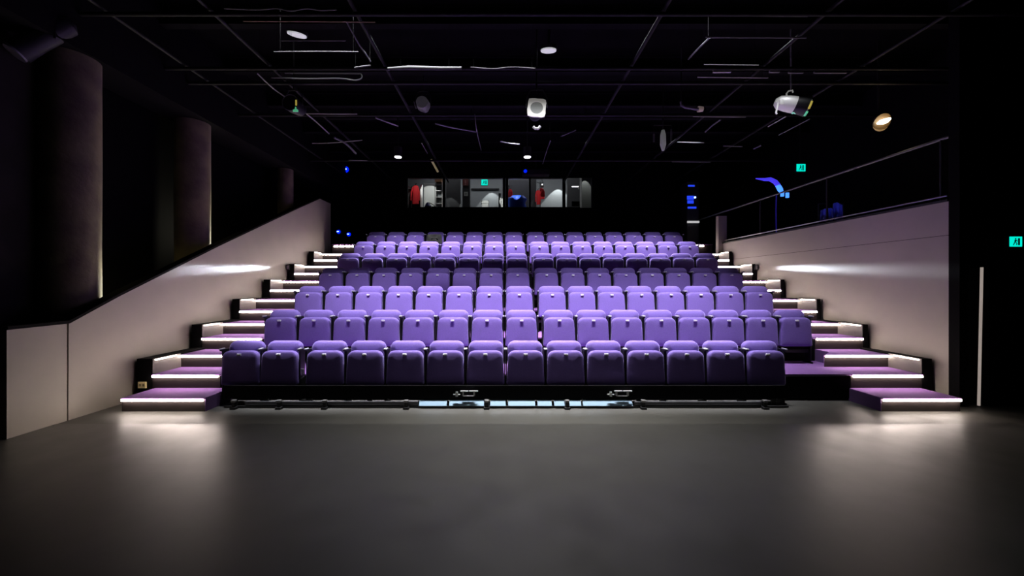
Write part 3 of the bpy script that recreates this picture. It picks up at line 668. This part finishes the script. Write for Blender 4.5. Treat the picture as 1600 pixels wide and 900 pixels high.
# ------------------------------------------------------------------ blue status lights
def blue_light(px, py, D, r, label):
    t = thing('blue_light', label, 'indicator light', P(px, py, D), 'blue status lights')
    bm = new(); disc(bm, (0, .03, 0), r * 1.5, (0, 1, 0), 16, .08); obj('housing', bm, blk, t, True)
    bm = new(); tube(bm, [(0, .03, 0), (0, .0, 0), (0, -.02, 0)], [r, r * .9, r * .5], 16); obj('lens', bm, blue_led, t, True)
    bm = new(); box(bm, -r * .55, r * .45, -.026, -.019, -r * .2, r * .25, .003); obj('core', bm, blue_core, t, True)
blue_light(539.5, 264.5, 12.2, .10, 'large blue light high on the dark back wall at left')
blue_light(528.5, 362, 12.2, .062, 'small blue light above the top left step, outer one')
blue_light(544.5, 366, 12.2, .062, 'small blue light above the top left step, inner one')
t = thing('projector', 'dark projector with blue light above the control room window', 'projector', P(838, 268.5, 11.9))
obj('body', B(-.42, .42, .0, .3, -.085, .085, .02), mat('dark_violet_plastic', (.03, .025, .04), .5), t)
bm = new(); disc(bm, (-.34, .0, .02), .05, (0, -1, 0), 14, .02); obj('status_light', bm, blue_led, t, True)
bm = new(); tube(bm, [(0, .15, .08), (0, .15, CEIL - PZ(268.5, 11.9))], .025, 10); obj('mount', bm, blk, t, True)

# equipment rack on the right landing
D = 11.2; x0 = PX(1073, D); x1 = PX(1092, D); zf = 2.645
t = thing('equipment_rack', 'tall dark equipment rack glowing blue on the right rear landing', 'rack', ((x0 + x1) / 2, D, zf))
h = (x1 - x0) / 2
obj('cabinet', B(-h, h, 0, .4, 0, PZ(284, D) - zf, .01), mat('dark_rack_paint', (.025, .025, .03), .5), t)
blue_dim = mat('dim_blue_display', (.01, .02, .3), .4, emit=(.02, .06, .9), es=1.0)
for y0_, y1_, a, b, m in ((289, 291.5, -.14, .05, blue_dim), (306, 312, -.17, .03, blue_dim), (313, 318, -.16, .02, blue_dim), (323, 326, -.15, .1, blue_dim)):
    obj('display', B(a, b, -.012, .002, PZ(y1_, D) - zf, PZ(y0_, D) - zf, .003), m, t)
bm = new(); disc(bm, (.06, 0, PZ(308.5, D) - zf), .028, (0, -1, 0), 14, .02); obj('status_light', bm, blue_core, t, True)
obj('white_shelf', B(-h * .95, h * .95, -.05, .0, PZ(348.5, D) - zf, PZ(345.5, D) - zf, .004), mat('lit_shelf', (.8, .8, .8), .4, emit=(.8, .8, .8), es=.6), t)
obj('drawer', B(-h * .9, h * .9, -.015, .0, .12, PZ(352, D) - zf, .006), mat('rack_drawer', (.05, .05, .05), .5), t)

# gooseneck blue light on the gallery, and blue-lit cloth
t = thing('gooseneck_light', 'bent gooseneck stand with glowing blue tube on the right gallery', 'light', P(1213, 370, 8.9))
def L_(px, py, dy=0): return P(px, py, 8.9 + dy) - P(1213, 370, 8.9)
bm = new(); tube(bm, [L_(1213, 370) - Vector((0, 0, .0)), L_(1212.5, 330), L_(1213, 305)], .012, 8)
obj('pole', bm, mat('blue_sheen_pole', (.05, .04, .4), .3, emit=(.03, .02, .4), es=.2), t, True)
bm = new(); tube(bm, [L_(1181, 279), L_(1195, 280.5), L_(1203, 280), L_(1211, 284), L_(1216, 290)], [.01, .035, .045, .05, .05], 12); obj('neck', bm, mat('blue_violet_glow', (.05, .03, .6), .4, emit=(.06, .04, .8), es=1.0), t, True)
bm = new(); tube(bm, [L_(1215, 289), L_(1219, 296), L_(1223, 303)], [.05, .055, .03], 12); obj('head', bm, mat('blue_bright_glow', (.05, .2, .9), .4, emit=(.06, .25, 1), es=1.6), t, True)
bm = new(); box(bm, L_(1220, 0).x, L_(1224.5, 0).x, -.02, .02, L_(0, 307).z, L_(0, 299).z, .008); box(bm, L_(1228, 0).x, L_(1232.5, 0).x, -.02, .02, L_(0, 309).z, L_(0, 301).z, .008); obj('connector', bm, MATS['blue_bright_glow'], t)
def cloth_fold(px0, px1, top0, top1, bot, D, label, m):
    bm = new(); n = 18; a = []; b = []
    for i in range(n + 1):
        px = px0 + (px1 - px0) * i / n; y = top0 + (top1 - top0) * i / n + 1.2 * math.sin(i * 1.7)
        p1 = P(px, y, D); p2 = P(px, bot - .8 * math.sin(i * 1.1), D); dy = .04 * math.sin(i * 1.5)
        a.append(bm.verts.new(p1 + Vector((0, dy, 0)))); b.append(bm.verts.new(p2 + Vector((0, dy * 1.4, 0))))
    for i in range(n): bm.faces.new((a[i], a[i + 1], b[i + 1], b[i]))
    o = obj('hanging_cloth', bm, m, smooth=True); s = o.modifiers.new('thick', 'SOLIDIFY'); s.thickness = .01
    tag(o, label, 'cloth'); return o
blue_fab = mat('pale_blue_fabric', (.2, .22, .75), .8)
cloth_fold(1284, 1300, 328, 325, 345, 7.75, 'blue lit folded cloth on the right gallery, lower left piece', blue_fab)
cloth_fold(1304, 1315, 317, 320, 343, 7.75, 'blue lit folded cloth on the right gallery, taller right piece', blue_fab)
t = thing('clothes_rail', 'short black rail holding the blue lit cloths on the right gallery', 'rail', P(1300, 350, 7.78))
zb = 2.55 - PZ(350, 7.78); zt_ = PZ(318, 7.78) - PZ(350, 7.78)
bm = new(); tube(bm, [(-.25, .03, zb), (-.25, .03, zt_), (.25, .03, zt_), (.25, .03, zb)], .012, 8); obj('frame', bm, blk, t, True)
spot(P(1300, 322, 7.75) + Vector((0, -.7, .8)), 6, 22, .5, (.1, .15, 1), .05, P(1300, 334, 7.75), 'blue_glow')

# ------------------------------------------------------------------ control room behind the back wall
RB = 15.6; Y0 = BACK + .15
struct('wall_control_room_back', B(-5, 5.2, RB, RB + .1, 2.4, 6.3), booth_wall)
struct('wall_control_room_left', B(-5.1, -5, Y0, RB, 2.4, 6.3), booth_dark)
struct('wall_control_room_right', B(5.2, 5.3, Y0, RB, 2.4, 6.3), booth_wall)
struct('ceiling_control_room', B(-5.1, 5.3, Y0, RB + .1, 6.3, 6.4), booth_dark)
struct('wall_control_room_head', B(-5.1, 5.3, BACK + .15, BACK + .2, CEIL, 6.3), booth_dark)
struct('trim_6', B(-5, 5.2, Y0, RB, 3.4, 3.5), booth_dark)          # control room floor
# window frame and panes
win = obj('window_1', B(wx0 - .04, wx1 + .04, BACK - .03, BACK + .17, wz0 - .05, wz0, .006), blkm); win['kind'] = 'structure'
obj('head_frame', B(wx0 - .04, wx1 + .04, BACK - .03, BACK + .17, wz1, wz1 + .05, .006), blkm, win)
obj('head_rail', B(wx0 + .03, PX(886, BACK), BACK + .03, BACK + .05, PZ(279.3, BACK), PZ(277.8, BACK)), mat('pale_rail', (.6, .6, .6), .3, .5), win)
for px in (693.5, 787.5, 792, 881.5, 828):
    wd = .045 if px not in (828,) else .03
    obj('mullion', B(PX(px, BACK) - wd, PX(px, BACK) + wd, BACK + .02, BACK + .1, wz0, wz1), blkm, win)
edges = [wx0, PX(693.5, BACK), PX(787.5, BACK), PX(881.5, BACK), wx1]
for a, b in zip(edges, edges[1:]): obj('pane', B(a + .05, b - .05, BACK + .055, BACK + .061, wz0, wz1), glassm, win)
obj('window_sill', B(wx0 - .05, wx1 + .05, BACK - .06, BACK - .03, wz0 - .05, wz0 - .005), blkm, win)
def bx(px0, px1, py0, py1, D, dep=.1): # helper box from two picture corners at depth D
    a = P(px0, py1, D); b = P(px1, py0, D); return B(a.x, b.x, D, D + dep, 3.5 if py1 >= 326 else a.z, b.z, .004)
# left bay: red jacket on hook, white door, shelf unit
def jacket(px, py, w_, h_, D, label):
    t = thing('red_jacket', label, 'jacket', P(px, py, D)); s = h_ / 1.0
    bm = new()
    tube(bm, [(0, 0, .5 * s), (0, 0, .42 * s), (0, 0, .1 * s), (.02, 0, -.45 * s)], [w_ * .22, w_ * .42, w_ * .40, w_ * .44], 14)
    for v in bm.verts: v.co.y *= .4; v.co.x += .012 * math.sin(v.co.z * 25)
    obj('body', bm, redm, t, True)
    for k in (-1, 1):
        bm = new(); tube(bm, [(k * w_ * .3, 0, .40 * s), (k * w_ * .52, -.02, .15 * s), (k * w_ * .55, -.03, -.28 * s)], [w_ * .13, w_ * .12, w_ * .09], 10); obj('sleeve', bm, redm, t, True)
    bm = new(); tube(bm, [(0, .05, .5 * s), (0, .05, .6 * s), (.04, .05, .62 * s)], .012, 6); obj('hanger_hook', bm, blk, t, True)
jacket(649, 305, .26, .70, 13.6, 'red jacket hanging in the left bay of the control room')
tag(obj('coat_board', B(PX(638, 13.8), PX(657, 13.8), 13.8, 13.86, 3.5, 5.0, .01), booth_dark), 'dark board behind the red jacket in the left bay', 'board')
tag(obj('white_post', bx(656.5, 660, 288, 326, 13.7, .1), whitem), 'narrow white post just left of the white door', 'post')
d = thing('cupboard', 'tall white cupboard door in the left bay of the control room', 'cupboard', P(670, 326, 14.2))
pa, pb = P(662, 326, 14.2), P(679.5, 286.5, 14.2)
obj('body', B(pa.x - d.location.x, pb.x - d.location.x, .02, .4, 3.5 - d.location.z, pb.z - d.location.z, .006), whitem, d)
obj('door', B(pa.x - d.location.x + .01, pb.x - d.location.x - .01, -.005, .02, 3.52 - d.location.z, pb.z - d.location.z - .01, .004), whitem, d)
t = thing('desk_lamp', 'small navy desk lamp in front of the white cupboard', 'desk lamp', P(670, 322, 13.4))
bm = new(); tube(bm, [(-.05, 0, .13), (-.04, 0, .08), (-.03, 0, -.02)], [.02, .07, .13], 12); obj('lamp_shade', bm, mat('navy_enamel', (.02, .02, .2), .4), t, True)
bm = new(); tube(bm, [(-.05, 0, .13), (.06, 0, .10), (.19, 0, .02), (.19, 0, -.03)], .012, 8); obj('arm', bm, blk, t, True)
bm = new(); disc(bm, (.19, 0, -.048), .09, (0, 0, 1), 14, .02); obj('base', bm, blk, t, True)
t = thing('shelf_unit', 'narrow open shelf unit right of the white cupboard', 'shelf', P(685.8, 326, 14.2))
obj('side_panel', B(-.13, -.11, 0, .3, -.86, 1.0), cond, t); obj('side_panel', B(.11, .13, 0, .3, -.86, 1.0), paintw, t)
for z in (-.05, .18, .42, .66, .9): obj('shelf', B(-.11, .11, 0, .3, z, z + .02), cond, t)
obj('back_panel', B(-.11, .11, .28, .3, -.3, 1.0), booth_wall, t)
tag(obj('cardboard_box', bx(679.5, 690, 278, 284.5, 14.22, .26), cardb), 'brown cardboard box on top of the narrow shelf unit', 'box')
tag(obj('dark_partition', bx(697, 719.5, 270, 330, 14.6, .1), booth_dark), 'dark grey partition in the second bay of the control room', 'partition')
tag(obj('dark_pillar', bx(722.5, 734, 270, 330, 14.2, .3), booth_dark), 'narrow dark pillar carrying the dark red sign', 'pillar')
t = thing('wall_sign', 'dark red sign with a white mark on the dark pillar', 'sign', P(727.5, 285, 14.18)); obj('panel', B(-.1, .1, -.01, .01, -.12, .12, .004), darkred, t)
bm = new(); box(bm, -.022, .022, -.014, -.01, -.03, .08); disc(bm, (0, -.01, -.07), .022, (0, -1, 0), 10, .004); obj('mark', bm, mat('sign_pink', (.5, .25, .25), .5), t)
t = thing('paper_notice', 'square white notice below the dark red sign', 'notice', P(728, 303, 14.18)); obj('sheet', B(-.07, .07, -.006, .004, -.075, .075), whitem, t)
obj('mark', B(-.03, .03, -.009, -.006, -.025, .025), cond, t)
tag(obj('white_cone', (lambda bm: (tube(bm, [(0, 0, 0), (0, 0, .15), (0, 0, .22)], [.06, .03, .01], 10), bm)[1])(new()), whitem, smooth=True, loc=(PX(719.5, 13.9), 13.85, 4.236)), 'small pale cone shaped object at the foot of the dark pillar', 'cone')
ex = exit_sign(757, 285, 14.6, .24, .22, 'bright teal exit sign inside the control room')
bm = new(); tube(bm, [(0, .03, .11), (0, .03, 6.3 - ex.location.z)], .008, 6); obj('stem', bm, blk, ex)
tag(obj('wall_shelf', bx(736, 780, 294, 296, 15.52, .07), booth_dark), 'long dark shelf across the grey control room wall', 'shelf')
t = thing('printer', 'white printer on the desk in the middle of the control room', 'printer', (PX(758, 13.6), 13.6, 4.236))
obj('body', B(-.12, .12, 0, .3, -.0, .18, .02), whitem, t); obj('paper_tray', B(-.14, .13, .05, .25, .20, .30, .01), whitem, t)
tag(obj('desk', B(wx0 + .1, wx1 - .1, 13.3, 14.0, 4.2, 4.235, .005), blkm), 'long black desk along the control room window', 'desk')
for i, (a, b, lab) in enumerate(((779, 782.5, 'white post at the middle mullion, left one'), (783.5, 787, 'white post at the middle mullion, centre one'), (790, 795, 'white post at the middle mullion, right one'))):
    tag(obj('white_post', bx(a, b, 302 if i == 0 else 308, 326, 13.5 + .1 * i, .06), whitem), lab, 'post')
jacket(797.5, 303.5, .13, .40, 14.4, 'small red jacket behind the blue sheet in the control room')
bm = new(); tube(bm, [(0, 0, -.32), (0, 0, -.1), (0, 0, .05), (0, 0, .15)], [.33, .32, .34, .22], 18)
for v in bm.verts: v.co.y *= .6; v.co.x += .03 * math.sin(v.co.z * 14 + v.co.y * 8)
tag(obj('blue_sheet', bm, blue_cloth, smooth=True, loc=(PX(808, 13.7), 13.7, 4.556)), 'bright blue covered bundle in the third bay of the control room', 'bundle')
tag(obj('dark_screen', bx(795, 826, 281, 326, 15.0, .05), mat('slate_panel', (.075, .075, .09), .7)), 'slate grey panel behind the bright blue bundle', 'panel')
tag(obj('dark_partition', bx(829, 838, 270, 330, 14.6, .1), booth_dark), 'narrow dark partition left of the red jackets', 'partition')
jacket(846.5, 303, .17, .42, 14.1, 'red jacket at the right of the pair in the third bay')
jacket(840.5, 309, .16, .55, 14.05, 'red jacket at the left of the pair, hanging lower')
t = thing('clip_lamp', 'tiny clip lamp with pale glint above the pair of red jackets', 'lamp', P(847, 288, 13.6)); bm = new(); tube(bm, [(0, 0, 0), (.0, 0, -.09)], [.03, .07], 12); obj('lamp_shade', bm, blk, t, True)
bm = new(); disc(bm, (0, -.05, -.02), .02, (0, -1, 0), 10, .01); obj('glint', bm, white_em, t, True)
bm = new(); tube(bm, [(0, 0, 0), (0, 0, 6.3 - PZ(288, 13.6))], .01, 6); obj('stem', bm, blk, t, True)
tag(obj('grey_pier', bx(909, 924, 270, 330, 13.0, .35), mat('pale_grey_pier', (.35, .36, .35), .8)), 'pale grey wall pier at the right end of the control room window', 'pier')
t = thing('monitor', 'black monitor back in the lower right corner of the window', 'monitor', (PX(907, 13.4), 13.4, 4.30)); obj('screen', B(-.30, .32, 0, .05, -.02, .16, .01), blkm, t); obj('stand', B(-.05, .05, .0, .04, -.064, -.02), blk, t)
t = thing('wall_bracket', 'small white bar lamp on the dark wall in the right bay', 'lamp', P(899, 291.5, 13.6)); obj('bar', B(-.12, .12, 0, .03, -.012, .012, .004), white_em, t); obj('end', B(.1, .14, 0, .04, -.09, .03, .006), paintw, t)
tag(obj('dark_screen', bx(886, 912, 278, 330, 15.2, .05), booth_dark), 'dark panel in the right bay behind the white bar lamp', 'panel')
for px, D_, zt_, lab in ((643, 13.66, 5.05, 'behind the red jacket in the left bay'), (795, 14.46, 5.3, 'behind the small red jacket'), (844, 14.2, 5.35, 'behind the pair of red jackets')):
    cs = thing('coat_stand', 'thin black coat stand ' + lab, 'coat stand', (PX(px, D_), D_, 3.5), 'coat stands in the control room')
    bm = new(); tube(bm, [(0, 0, .02), (0, 0, zt_ - 3.5)], .015, 8); obj('pole', bm, blk, cs, True)
    bm = new(); disc(bm, (0, 0, 0), .16, (0, 0, 1), 18, .02); obj('base', bm, blk, cs, True)
    bm = new(); tube(bm, [(-.14, -.03, zt_ - 3.52), (0, 0, zt_ - 3.56), (.14, -.03, zt_ - 3.52)], .01, 6); obj('hook', bm, blk, cs, True)
# control room spots: pools on its back wall, others added to brighten objects
def booth_spot(px, D, z, tgt, power, half):
    spot((PX(px, D), D, z), power, half, .08, (.95, 1, .97), .01, tgt, 'control_room_spot')
booth_spot(874, 15.25, 5.9, (PX(874, 15.25), 15.25, 3.0), 95, 36)
booth_spot(768, 15.25, 5.8, (PX(768, 15.25), 15.25, 3.0), 60, 34)
booth_spot(702, 14.3, 5.3, (PX(702, 14.3), 14.3, 3.0), 14, 34)
booth_spot(670, 13.2, 5.3, P(672, 312, 14.2), 26, 26)
booth_spot(650, 12.9, 5.3, P(650, 305, 13.6), 14, 20)
booth_spot(845, 12.9, 5.3, P(843, 308, 14), 20, 12)
booth_spot(806, 12.9, 5.3, P(807, 314, 13.75), 60, 10)
booth_spot(790, 12.9, 5.2, P(786, 318, 13.6), 55, 8)
booth_spot(758, 12.9, 5.2, P(758, 318, 13.6), 40, 8)
booth_spot(915, 12.75, 5.4, P(915, 305, 13), 10, 20)  # extra spot added to brighten the pale pier
area((0, 14.3, 6.22), 40, 6, 1.2, (.95, .98, 1), (0, 0, 0), 180, 'control_room_soft_light')
